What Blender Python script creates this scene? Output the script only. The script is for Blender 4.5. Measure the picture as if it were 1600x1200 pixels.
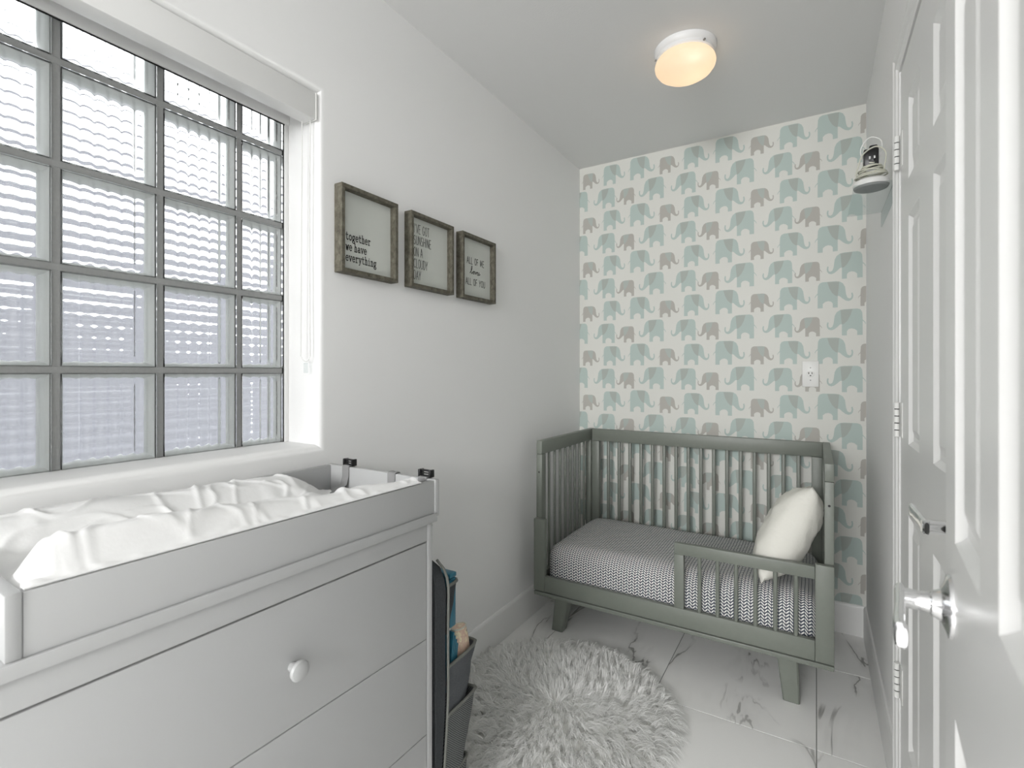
import bpy, bmesh, math, random
from mathutils import Vector, Matrix, noise
random.seed(7)
R = math.radians
scene = bpy.context.scene
for o in list(bpy.data.objects): bpy.data.objects.remove(o)
COL = scene.collection

# ------------------------------------------------------------------ camera, world, light
XL, XR, YB, ZC = -1.2202, 0.1969, 2.7944, 2.44      # left wall, right wall, back wall, ceiling
cd = bpy.data.cameras.new('camera'); cam = bpy.data.objects.new('camera', cd); COL.objects.link(cam)
cam.location = (0, 0, 1.2091); cam.rotation_euler = (R(90), 0, R(31.298))
cd.sensor_width = 36; cd.lens = 780.975 / 1600 * 36; cd.shift_y = -(600 - 582.727) / 1600
cd.clip_start = 0.01; cd.clip_end = 60
cd.dof.use_dof = True; cd.dof.focus_distance = 2.1; cd.dof.aperture_fstop = 6.3
scene.camera = cam
w = bpy.data.worlds.new('overcast_sky'); scene.world = w; w.use_nodes = True
bg = w.node_tree.nodes['Background']; bg.inputs[0].default_value = (0.965, 0.985, 1.0, 1); bg.inputs[1].default_value = 2.9
vs = scene.view_settings
vs.view_transform = 'Standard'; vs.look = 'None'; vs.gamma = 1.0; vs.exposure = 0.33; vs.use_curve_mapping = False
fill = bpy.data.lights.new('fill_light', 'AREA'); fill.shape = 'RECTANGLE'; fill.size = 1.7; fill.size_y = 0.8; fill.spread = R(130); fill.energy = 70; fill.color = (1.0, 1.0, 1.0)
fill_o = bpy.data.objects.new('fill_light', fill); COL.objects.link(fill_o); fill_o.location = (-0.35, -3.9, 2.02); fill_o.rotation_euler = (R(73), 0, R(0))   # added unseen fill light behind the camera, brightens the room
scene.cycles.use_denoising = True
scene.cycles.max_bounces = 10; scene.cycles.transmission_bounces = 9; scene.cycles.diffuse_bounces = 6; scene.cycles.glossy_bounces = 4
scene.cycles.use_adaptive_sampling = True; scene.cycles.adaptive_threshold = 0.045
scene.cycles.transparent_max_bounces = 8

# ------------------------------------------------------------------ helpers
def tag(o, label=None, cat=None, group=None, kind=None):
    if label: o['label'] = label
    if cat: o['category'] = cat
    if group: o['group'] = group
    if kind: o['kind'] = kind
    return o
def obj(name, bm, mat, parent=None, smooth=True, angle=35):
    me = bpy.data.meshes.new(name)
    if isinstance(bm, bmesh.types.BMesh):
        bm.normal_update(); bm.to_mesh(me); bm.free()
    else:
        me.from_pydata(*bm); me.update()
    for m in (mat if isinstance(mat, (list, tuple)) else [mat]): me.materials.append(m)
    if smooth:
        me.shade_smooth()
        me.set_sharp_from_angle(angle=R(angle))
    o = bpy.data.objects.new(name, me); COL.objects.link(o)
    if parent: o.parent = parent
    return o
def empty(name, loc=(0, 0, 0), rz=0):
    o = bpy.data.objects.new(name, None); COL.objects.link(o); o.location = loc; o.rotation_euler = (0, 0, rz)
    o.empty_display_size = 0.05
    return o
def struct(o): o['kind'] = 'structure'; return o
def nb(): return bmesh.new()
def merge(dst, src, M=None):
    me = bpy.data.meshes.new('tmp')
    if M is not None: src.transform(M)
    src.to_mesh(me); src.free(); dst.from_mesh(me); bpy.data.meshes.remove(me)
def box(bm, x0, x1, y0, y1, z0, z1, bev=0.0, seg=2, M=None):
    t = nb(); bmesh.ops.create_cube(t, size=1)
    for v in t.verts:
        v.co = Vector(((x0 + x1) / 2 + v.co.x * (x1 - x0), (y0 + y1) / 2 + v.co.y * (y1 - y0), (z0 + z1) / 2 + v.co.z * (z1 - z0)))
    if bev > 0:
        bmesh.ops.bevel(t, geom=t.edges[:], offset=bev, segments=seg, profile=0.5, affect='EDGES', clamp_overlap=True)
    merge(bm, t, M); return bm
def bx(*a, **k): return box(nb(), *a, **k)
def loft(bm, loops, closed=True, cap0=False, cap1=False):
    rows = [[bm.verts.new(p) for p in L] for L in loops]
    n = len(rows[0])
    for a, b in zip(rows, rows[1:]):
        for i in range(n if closed else n - 1):
            j = (i + 1) % n
            bm.faces.new((a[i], a[j], b[j], b[i]))
    if cap0: bm.faces.new(rows[0][::-1])
    if cap1: bm.faces.new(rows[-1])
    return bm
def fixn(bm): bmesh.ops.recalc_face_normals(bm, faces=bm.faces[:]); return bm
def frame_of(d):
    d = d.normalized(); a = Vector((0, 0, 1)) if abs(d.z) < 0.9 else Vector((1, 0, 0))
    u = d.cross(a).normalized(); return u, d.cross(u).normalized()
def tube(bm, pts, r, seg=10, closed=False, caps=True):
    pts = [Vector(p) for p in pts]; n = len(pts); loops = []
    rr = r if isinstance(r, (list, tuple)) else [r] * n
    up = None
    for i, p in enumerate(pts):
        if closed: d = pts[(i + 1) % n] - pts[i - 1]
        else: d = pts[min(i + 1, n - 1)] - pts[max(i - 1, 0)]
        d.normalize()
        if up is None: u, v = frame_of(d)
        else:
            u = (up - d * up.dot(d)).normalized(); v = d.cross(u)
        up = u
        loops.append([p + (u * math.cos(2 * math.pi * k / seg) + v * math.sin(2 * math.pi * k / seg)) * rr[i] for k in range(seg)])
    if closed: loops.append(loops[0])
    t = nb(); loft(t, loops, True, caps and not closed, caps and not closed)
    if closed: bmesh.ops.remove_doubles(t, verts=t.verts[:], dist=1e-6)
    fixn(t); merge(bm, t); return bm
def cyl(bm, p0, p1, r0, r1=None, seg=16): return tube(bm, [p0, p1], [r0, r0 if r1 is None else r1], seg)
def revolve(bm, prof, seg=32, M=None, capb=True, capt=True):
    """prof: list of (radius, height) revolved about local z"""
    t = nb(); loops = [[Vector((r * math.cos(2 * math.pi * k / seg), r * math.sin(2 * math.pi * k / seg), h)) for k in range(seg)] for r, h in prof]
    loft(t, loops, True, capb, capt); fixn(t); merge(bm, t, M); return bm
def catmull(pts, n=8):
    P = [Vector(p) for p in pts]; P = [P[0] * 2 - P[1]] + P + [P[-1] * 2 - P[-2]]; out = []
    for i in range(1, len(P) - 2):
        for k in range(n):
            t = k / n; a, b, c, d = P[i - 1:i + 3]
            out.append(0.5 * ((2 * b) + (c - a) * t + (2 * a - 5 * b + 4 * c - d) * t * t + (3 * b - a - 3 * c + d) * t ** 3))
    out.append(P[-2]); return out
def sm(a, b, x):
    t = max(0, min(1, (x - a) / (b - a))); return t * t * (3 - 2 * t)

# ------------------------------------------------------------------ materials
class NT:
    def __init__(s, name):
        s.m = bpy.data.materials.new(name); s.m.use_nodes = True; s.t = s.m.node_tree
        s.b = s.t.nodes['Principled BSDF']
    def n(s, typ, **kw):
        x = s.t.nodes.new(typ)
        for k, v in kw.items(): setattr(x, k, v)
        return x
    def l(s, a, b): s.t.links.new(a, b)
    def math(s, op, a, b=None, c=None):
        x = s.n('ShaderNodeMath', operation=op)
        for i, v in enumerate((a, b, c)):
            if v is None: continue
            if isinstance(v, (int, float)): x.inputs[i].default_value = v
            else: s.l(v, x.inputs[i])
        return x.outputs[0]
    def mix(s, fac, a, b):
        x = s.n('ShaderNodeMix', data_type='RGBA')
        if isinstance(fac, (int, float)): x.inputs[0].default_value = fac
        else: s.l(fac, x.inputs[0])
        for i, v in ((6, a), (7, b)):
            if isinstance(v, tuple): x.inputs[i].default_value = (*v, 1)
            else: s.l(v, x.inputs[i])
        return x.outputs[2]
    def coord(s, which='Object'): return s.n('ShaderNodeTexCoord').outputs[which]
    def noise(s, vec, scale, detail=4, rough=0.5, dist=0.0):
        x = s.n('ShaderNodeTexNoise'); s.l(vec, x.inputs['Vector']); x.inputs['Scale'].default_value = scale
        x.inputs['Detail'].default_value = detail; x.inputs['Roughness'].default_value = rough; x.inputs['Distortion'].default_value = dist
        return x.outputs['Fac']
    def ramp(s, fac, stops):
        x = s.n('ShaderNodeValToRGB'); s.l(fac, x.inputs[0]); e = x.color_ramp.elements
        while len(e) < len(stops): e.new(0.5)
        for q, (p, c) in zip(e, stops): q.position = p; q.color = (*c, 1) if isinstance(c, tuple) else (c, c, c, 1)
        return x.outputs[0]
    def bump(s, h, strength=0.2, dist=0.001):
        x = s.n('ShaderNodeBump'); s.l(h, x.inputs['Height']); x.inputs['Strength'].default_value = strength
        x.inputs['Distance'].default_value = dist; s.l(x.outputs[0], s.b.inputs['Normal'])
def plain(name, col, rough=0.5, metal=0.0, spec=0.5, nscale=0, nstr=0.1, ndist=0.001, var=0.0):
    m = NT(name); b = m.b
    b.inputs['Base Color'].default_value = (*col, 1); b.inputs['Roughness'].default_value = rough
    b.inputs['Metallic'].default_value = metal; b.inputs['Specular IOR Level'].default_value = spec
    if nscale or var:
        f = m.noise(m.coord(), nscale or 8, 5, 0.6)
        if var: m.l(m.mix(f, tuple(c * (1 - var) for c in col), tuple(min(1, c * (1 + var)) for c in col)), b.inputs['Base Color'])
        if nscale: m.bump(f, nstr, ndist)
    return m.m
M = {}
M['wall'] = plain('wall_paint', (0.855, 0.855, 0.85), 0.6, spec=0.3, nscale=130, nstr=0.12, ndist=0.001)
M['ceil'] = plain('ceiling_paint', (0.82, 0.82, 0.815), 0.8, spec=0.15, nscale=170, nstr=0.3, ndist=0.0015)
M['trim'] = plain('trim_paint', (0.82, 0.82, 0.81), 0.35, nscale=20, nstr=0.02)
M['door'] = plain('door_paint', (0.80, 0.80, 0.79), 0.3, nscale=60, nstr=0.05)
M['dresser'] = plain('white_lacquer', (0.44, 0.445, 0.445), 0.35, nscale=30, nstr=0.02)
M['crib'] = plain('grey_green_lacquer', (0.182, 0.198, 0.172), 0.42, nscale=60, nstr=0.04, var=0.06)
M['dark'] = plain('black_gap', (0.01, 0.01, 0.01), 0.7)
M['chrome'] = plain('chrome', (0.86, 0.86, 0.87), 0.07, metal=1.0, var=0.03)
M['plastic_w'] = plain('white_plastic', (0.78, 0.78, 0.76), 0.4, var=0.02)
M['plastic_g'] = plain('grey_plastic', (0.22, 0.22, 0.215), 0.4, var=0.05)
M['plastic_b'] = plain('black_plastic', (0.012, 0.012, 0.013), 0.35, var=0.1)
M['cord'] = plain('ivory_cord', (0.62, 0.62, 0.53), 0.5, var=0.05)
M['mortar'] = plain('grey_mortar', (0.29, 0.295, 0.29), 0.9, nscale=140, nstr=0.4, var=0.12)
M['pillow'] = plain('cream_cotton', (0.78, 0.77, 0.71), 0.85, spec=0.15, nscale=14, nstr=0.6, ndist=0.008)
M['pad'] = plain('white_cotton', (0.83, 0.83, 0.825), 0.8, spec=0.2, nscale=22, nstr=0.25, ndist=0.004)
M['strap'] = plain('grey_webbing', (0.24, 0.24, 0.24), 0.8, nscale=400, nstr=0.3)
M['fabric'] = plain('charcoal_fabric', (0.050, 0.054, 0.058), 0.9, spec=0.2, nscale=260, nstr=0.6, ndist=0.002, var=0.5)
M['fabric_l'] = plain('heather_grey_fabric', (0.105, 0.112, 0.12), 0.9, spec=0.2, nscale=300, nstr=0.6, ndist=0.002, var=0.4)
M['binding'] = plain('grey_binding', (0.15, 0.155, 0.14), 0.8, var=0.1)
M['teal_item'] = plain('teal_plastic', (0.025, 0.15, 0.22), 0.4, var=0.1)
M['ink'] = plain('black_ink', (0.035, 0.037, 0.035), 0.8, var=0.1)
M['board'] = plain('off_white_board', (0.60, 0.62, 0.58), 0.7, var=0.02)
M['pan'] = plain('lamp_pan_white', (0.82, 0.82, 0.82), 0.35, var=0.02)
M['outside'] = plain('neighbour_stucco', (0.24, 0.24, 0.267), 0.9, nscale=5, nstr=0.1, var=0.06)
def m_wood():
    m = NT('weathered_wood'); c = m.coord('Object')
    mp = m.n('ShaderNodeMapping'); m.l(c, mp.inputs[0]); mp.inputs['Scale'].default_value = (40, 25, 25)
    f = m.noise(mp.outputs[0], 2.2, 6, 0.7, 0.6)
    m.l(m.ramp(f, [(0.3, (0.045, 0.040, 0.028)), (0.55, (0.125, 0.115, 0.085)), (0.75, (0.21, 0.20, 0.16))]), m.b.inputs['Base Color'])
    m.b.inputs['Roughness'].default_value = 0.7; m.bump(f, 0.4, 0.002); return m.m
M['wood'] = m_wood()
def m_packet():
    m = NT('printed_packet'); f = m.noise(m.coord(), 45, 3, 0.6)
    m.l(m.ramp(f, [(0.35, (0.75, 0.66, 0.48)), (0.5, (0.62, 0.42, 0.33)), (0.62, (0.80, 0.72, 0.50)), (0.7, (0.35, 0.25, 0.2))]), m.b.inputs['Base Color'])
    return m.m
M['packet'] = m_packet()
def m_marble():
    m = NT('white_marble_tile'); c = m.coord('Object')
    rnd = m.n('ShaderNodeObjectInfo').outputs['Random']
    off = m.n('ShaderNodeVectorMath', operation='ADD'); m.l(c, off.inputs[0])
    cmb = m.n('ShaderNodeCombineXYZ'); m.l(m.math('MULTIPLY', rnd, 31.0), cmb.inputs[0]); m.l(m.math('MULTIPLY', rnd, 17.0), cmb.inputs[1]); m.l(m.math('MULTIPLY', rnd, 5.0), cmb.inputs[2])
    m.l(cmb.outputs[0], off.inputs[1]); v = off.outputs[0]
    rot = m.n('ShaderNodeMapping'); m.l(v, rot.inputs[0]); rot.inputs['Rotation'].default_value = (0, 0, 0.6); rot.inputs['Scale'].default_value = (1.0, 0.42, 1.0)
    n1 = m.noise(rot.outputs[0], 2.1, 5, 0.52, 0.9)
    ridge = m.math('ABSOLUTE', m.math('SUBTRACT', n1, 0.5))
    vein = m.ramp(ridge, [(0.0, 1.0), (0.004, 0.8), (0.010, 0.0)])
    patch = m.ramp(m.noise(v, 3.4, 2, 0.5), [(0.38, 0.0), (0.54, 1.0)])
    fac = m.math('MULTIPLY', m.math('MULTIPLY', vein, patch), 0.85)
    soft = m.math('MULTIPLY', m.ramp(ridge, [(0.0, 1.0), (0.06, 0.0)]), m.math('MULTIPLY', patch, 0.16))
    tone = m.math('MAXIMUM', fac, soft)
    m.l(m.mix(tone, (0.90, 0.895, 0.88), (0.17, 0.165, 0.15)), m.b.inputs['Base Color'])
    m.b.inputs['Roughness'].default_value = 0.32; return m.m
M['marble'] = m_marble()
M['grout'] = plain('dark_grout', (0.20, 0.20, 0.19), 0.9, nscale=80, nstr=0.2)
def m_sheet():
    m = NT('herringbone_sheet'); sep = m.n('ShaderNodeSeparateXYZ'); m.l(m.coord('Object'), sep.inputs[0])
    x, y, z = sep.outputs
    wob = m.math('MULTIPLY', m.math('SUBTRACT', m.noise(m.coord('Object'), 12, 2), 0.5), 0.004)
    u = m.math('ADD', x, wob); v = m.math('ADD', y, z)
    pp = m.math('PINGPONG', u, 0.0118)                        # 0..0.0118 within a half column
    t = m.math('FRACT', m.math('DIVIDE', m.math('SUBTRACT', v, m.math('MULTIPLY', pp, 1.0)), 0.0125))
    st = m.math('MULTIPLY', m.math('GREATER_THAN', t, 0.22), m.math('LESS_THAN', t, 0.80))
    seam = m.math('MULTIPLY', m.math('GREATER_THAN', pp, 0.0010), m.math('LESS_THAN', pp, 0.0108))
    fac = m.math('MULTIPLY', st, seam)
    m.l(m.mix(fac, (0.035, 0.045, 0.075), (0.80, 0.80, 0.77)), m.b.inputs['Base Color'])
    m.b.inputs['Roughness'].default_value = 0.85; m.b.inputs['Specular IOR Level'].default_value = 0.15
    m.bump(m.noise(m.coord('Object'), 14, 3), 0.3, 0.006); return m.m
M['sheet'] = m_sheet()
def m_glass(name, col, rough=0.0):
    m = NT(name); b = m.b
    b.inputs['Base Color'].default_value = (*col, 1); b.inputs['Transmission Weight'].default_value = 1.0
    b.inputs['Roughness'].default_value = rough; b.inputs['IOR'].default_value = 1.47
    return m.m
M['glass'] = m_glass('clear_block_glass', (0.985, 0.995, 0.99))
def m_acrylic():
    m = NT('clear_acrylic'); cl = m.n('ShaderNodeBsdfTransparent'); cl.inputs[0].default_value = (0.93, 0.95, 0.95, 1)
    mx = m.n('ShaderNodeMixShader'); mx.inputs[0].default_value = 0.12; m.b.inputs['Base Color'].default_value = (0.8, 0.82, 0.82, 1); m.b.inputs['Roughness'].default_value = 0.1
    m.l(cl.outputs[0], mx.inputs[1]); m.l(m.b.outputs[0], mx.inputs[2]); m.l(mx.outputs[0], m.t.nodes['Material Output'].inputs[0]); return m.m
M['acrylic'] = m_acrylic()
M['glass_edge'] = plain('white_edge_coating', (0.86, 0.88, 0.87), 0.4, var=0.03)
def m_lamp():
    m = NT('frosted_lamp_glass'); b = m.b
    tr = m.n('ShaderNodeBsdfTranslucent'); tr.inputs[0].default_value = (1.0, 0.80, 0.58, 1)
    mx = m.n('ShaderNodeMixShader'); mx.inputs[0].default_value = 0.7
    b.inputs['Base Color'].default_value = (0.85, 0.80, 0.74, 1); b.inputs['Roughness'].default_value = 0.3
    m.l(b.outputs[0], mx.inputs[1]); m.l(tr.outputs[0], mx.inputs[2])
    cl = m.n('ShaderNodeBsdfTransparent'); cl.inputs[0].default_value = (1, 1, 1, 1)
    m2 = m.n('ShaderNodeMixShader'); m2.inputs[0].default_value = 0.45; m.l(mx.outputs[0], m2.inputs[1]); m.l(cl.outputs[0], m2.inputs[2])
    em = m.n('ShaderNodeEmission'); em.inputs[0].default_value = (1.0, 0.70, 0.44, 1); em.inputs[1].default_value = 0.25
    ad = m.n('ShaderNodeAddShader'); m.l(m2.outputs[0], ad.inputs[0]); m.l(em.outputs[0], ad.inputs[1])
    m.l(ad.outputs[0], m.t.nodes['Material Output'].inputs[0]); return m.m
M['lamp'] = m_lamp()
def m_mesh():
    m = NT('black_mesh_net'); c = m.coord('Object'); rot = m.n('ShaderNodeMapping'); m.l(c, rot.inputs[0])
    sep = m.n('ShaderNodeSeparateXYZ'); m.l(rot.outputs[0], sep.inputs[0]); x, y, z = sep.outputs
    h = m.math('ADD', x, y)
    a = m.math('FRACT', m.math('MULTIPLY', m.math('ADD', h, z), 170)); b_ = m.math('FRACT', m.math('MULTIPLY', m.math('SUBTRACT', h, z), 170))
    hole = m.math('MULTIPLY', m.math('GREATER_THAN', a, 0.42), m.math('GREATER_THAN', b_, 0.42))
    m.l(m.mix(hole, (0.03, 0.033, 0.035), (0.26, 0.275, 0.27)), m.b.inputs['Base Color']); m.b.inputs['Roughness'].default_value = 0.8
    return m.m
M['net'] = m_mesh()
def m_fur():
    m = NT('white_fur'); r_ = m.n('ShaderNodeNewGeometry').outputs['Random Per Island']
    m.l(m.ramp(r_, [(0.0, (0.76, 0.76, 0.745)), (0.25, (0.96, 0.96, 0.945)), (1.0, (0.985, 0.985, 0.975))]), m.b.inputs['Base Color'])
    m.b.inputs['Roughness'].default_value = 0.6; m.b.inputs['Specular IOR Level'].default_value = 0.25
    tr = m.n('ShaderNodeBsdfTranslucent'); tr.inputs[0].default_value = (0.98, 0.98, 0.97, 1); mx = m.n('ShaderNodeMixShader'); mx.inputs[0].default_value = 0.35
    m.l(m.b.outputs[0], mx.inputs[1]); m.l(tr.outputs[0], mx.inputs[2]); m.l(mx.outputs[0], m.t.nodes['Material Output'].inputs[0]); return m.m
M['fur'] = m_fur()
M['rugback'] = plain('rug_backing', (0.85, 0.85, 0.82), 0.9, nscale=60, nstr=0.4)
PAPER = (0.72, 0.72, 0.68)
M['paper'] = plain('wallpaper_ground', PAPER, 0.7, spec=0.2, nscale=200, nstr=0.05)
M['teal'] = plain('print_teal', (0.475, 0.56, 0.53), 0.7, spec=0.2, var=0.02)
M['grey'] = plain('print_grey', (0.465, 0.45, 0.415), 0.7, spec=0.2, var=0.02)
M['ear_t'] = plain('print_ear_on_teal', (0.425, 0.46, 0.43), 0.7, spec=0.2, var=0.02)
M['ear_g'] = plain('print_ear_on_grey', (0.45, 0.495, 0.465), 0.7, spec=0.2, var=0.02)

# ------------------------------------------------------------------ the room shell
FY0 = -4.7
# floor : grout bed and each marble tile
floor = struct(obj('floor', bx(XL - 0.05, 1.1, FY0, YB + 0.05, -0.05, -0.002), M['grout']))
tw, tl = 0.5242, 0.545
tile_me = None
for i in range(-3, 3):
    for j in range(-13, 2):
        x0 = 0.002 + i * tw; y0 = 1.875 + j * tl
        x1, y1 = x0 + tw, y0 + tl
        a0, a1 = max(x0, XL), min(x1, XR + 0.02 if y0 > -.2 else 1.08); b0, b1 = max(y0, FY0), min(y1, YB)
        if a1 - a0 < 0.02 or b1 - b0 < 0.02: continue
        full = a0 == x0 and a1 == x1 and b0 == y0 and b1 == y1
        if full and tile_me:
            o = bpy.data.objects.new('tile', tile_me); COL.objects.link(o); o.parent = floor
        else:
            g = 0.0013
            o = obj('tile', bx(-(a1 - a0) / 2 + g, (a1 - a0) / 2 - g, -(b1 - b0) / 2 + g, (b1 - b0) / 2 - g, -0.012, 0, bev=0.0008, seg=1), M['marble'], floor)
            if full: tile_me = o.data
        o.location = ((a0 + a1) / 2, (b0 + b1) / 2, 0)
struct(obj('ceiling', bx(XL - 0.2, 1.2, FY0, YB + 0.15, ZC, ZC + 0.1), M['ceil']))

# left wall with a rounded window recess
HY0, HY1, HZ0, HZ1 = -0.02, 0.937, 1.003, 2.014
def wall_left():
    bm = nb(); loops = []
    def rect(y0, y1, z0, z1, x): return [Vector((x, y0, z0)), Vector((x, y1, z0)), Vector((x, y1, z1)), Vector((x, y0, z1))]
    loops.append(rect(FY0, YB, 0, ZC, XL - 0.228)); loops.append(rect(FY0, YB, 0, ZC, XL))
    r = 0.022
    for k in range(9):
        a = k / 8 * math.pi / 2; o_ = r * (1 - math.sin(a)); dx = r * (1 - math.cos(a))
        loops.append(rect(HY0 - o_, HY1 + o_, HZ0 - o_, HZ1 + o_, XL - dx))
    loops.append(rect(HY0, HY1, HZ0, HZ1, XL - 0.128)); loops.append(rect(HY0, HY1, HZ0, 2.10, XL - 0.128))
    loops.append(rect(HY0, HY1, HZ0, 2.10, XL - 0.228)); loops.append(loops[0])
    loft(bm, loops); bmesh.ops.remove_doubles(bm, verts=bm.verts[:], dist=1e-5); return fixn(bm)
struct(obj('wall_left', wall_left(), M['wall'], angle=25))

# back wall with elephant wallpaper
wb = struct(obj('wall_back', bx(XL, XR, YB, YB + 0.12, 0, ZC), M['paper']))
ELE = [(.97, 0), (.97, .62), (.955, .86), (.90, .96), (.80, 1.0), (.34, 1.0), (.20, .975), (.09, .90), (.02, .76), (0, .60), (-.02, .46), (-.06, .35), (-.13, .31), (-.19, .34),
       (-.205, .43), (-.19, .51), (-.235, .53), (-.26, .43), (-.245, .32), (-.19, .245), (-.10, .215), (0, .245), (.11, .33), (.20, .42), (.27, .44), (.27, 0), (.44, 0), (.44, .16), (.50, .235), (.60, .26), (.70, .235), (.79, .16), (.79, 0)]
EAR = [(.22, .98), (.24, .70), (.27, .42), (.35, .45), (.46, .56), (.56, .75), (.63, .99)]
TAIL = [(.97, .58), (1.05, .49), (1.08, .41), (1.055, .42), (1.03, .48), (.97, .53)]
def wallpaper():
    V, F, MI = [], [], []
    def poly(pts, cx, z0, h, flip, mi, dy):
        n0 = len(V); P = []
        for (x, z) in pts:
            xx = (x - 0.36) * h * 0.93
            if flip: xx = -xx
            P.append((cx + xx, z0 + z * h))
        # clip to the wall
        for lo in (0, 1, 2, 3):
            Q = []
            for k in range(len(P)):
                a, b = P[k - 1], P[k]
                def ins(p): return (p[0] > XL + .0005, p[0] < XR - .0005, p[1] < ZC - .001, p[1] > .13)[lo]
                def cut(a, b):
                    ax = 0 if lo < 2 else 1; lim = (XL + .0005, XR - .0005, ZC - .001, .13)[lo]
                    t = (lim - a[ax]) / (b[ax] - a[ax]); return (a[0] + (b[0] - a[0]) * t, a[1] + (b[1] - a[1]) * t)
                if ins(b):
                    if not ins(a): Q.append(cut(a, b))
                    Q.append(b)
                elif ins(a): Q.append(cut(a, b))
            P = Q
            if len(P) < 3: return
        V.extend((x, YB - dy, z) for x, z in P)
        f = list(range(n0, n0 + len(P)))
        area = sum(P[k - 1][0] * P[k][1] - P[k][0] * P[k - 1][1] for k in range(len(P)))
        F.append(f if area > 0 else f[::-1]); MI.append(mi)
    def ele(cx, z0, h, flip, grey):
        poly(ELE, cx, z0, h, flip, 1 if grey else 0, 0.0006); poly(TAIL, cx, z0, h, flip, 1 if grey else 0, 0.0006)
        poly(EAR, cx, z0, h, flip, 3 if grey else 2, 0.0011)
    for k in range(10):
        za = 2.309 - 0.2642 * k; zb = za - 0.1325
        for p in range(-1, 4):
            b = p * 0.4575
            ele(-1.1457 + b, za, .091, True, True); ele(-1.003 + b, za, .113, True, False); ele(-.838 + b, za, .123, True, False)
            ele(-.937 + p * .4505, zb, .092, False, True); ele(-.787 + p * .4505, zb, .122, False, False); ele(-.614 + p * .4505, zb, .114, False, False)
    return V, F, MI
V, F, MI = wallpaper()
o = obj('elephant_print', (V, [], F), [M['teal'], M['grey'], M['ear_t'], M['ear_g']], wb, smooth=False)
for p_, mi in zip(o.data.polygons, MI): p_.material_index = mi

# right wall with a door opening
DY0, DY1, DZ = 0.935, 1.653, 2.000
bm = nb()
box(bm, XR, XR + 0.12, DY1, YB + 0.12, 0, ZC); box(bm, XR, XR + 0.12, DY0, DY1, DZ, ZC); box(bm, XR, XR + 0.12, 0.22, DY0, 0, ZC)
struct(obj('wall_right', bm, M['wall']))

# short wall that carries the open door; the rest is left open to let the fill light in
bm = nb(); box(bm, 0.10, 1.1, -0.05, 0.215, 0, ZC)
struct(obj('wall_front', bm, M['wall']))
struct(obj('wall_blocker_right', bx(1.08, 1.2, FY0, -0.05, 0, ZC), M['wall']))  # unseen walls added to keep sky light out behind the camera
struct(obj('wall_blocker_end', bx(XL - 0.2, 1.2, FY0 - 0.1, FY0, 0, ZC), M['wall']))
# baseboards
def baseboard(name, prof_fn, a, b):
    bm = nb(); prof = [(0, 0), (0.0115, 0), (0.0115, 0.128), (0.0100, 0.136), (0.006, 0.1415), (0, 0.142)]
    loft(bm, [[prof_fn(t, d, h) for d, h in prof] for t in (a, b)], True, True, True); fixn(bm)
    return struct(obj(name, bm, M['trim']))
baseboard('baseboard_left', lambda t, d, h: Vector((XL + d, t, h)), FY0, YB)
baseboard('baseboard_back', lambda t, d, h: Vector((t, YB - d, h)), XL, XR)
baseboard('baseboard_right', lambda t, d, h: Vector((XR - d, t, h)), 1.737, YB)

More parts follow.
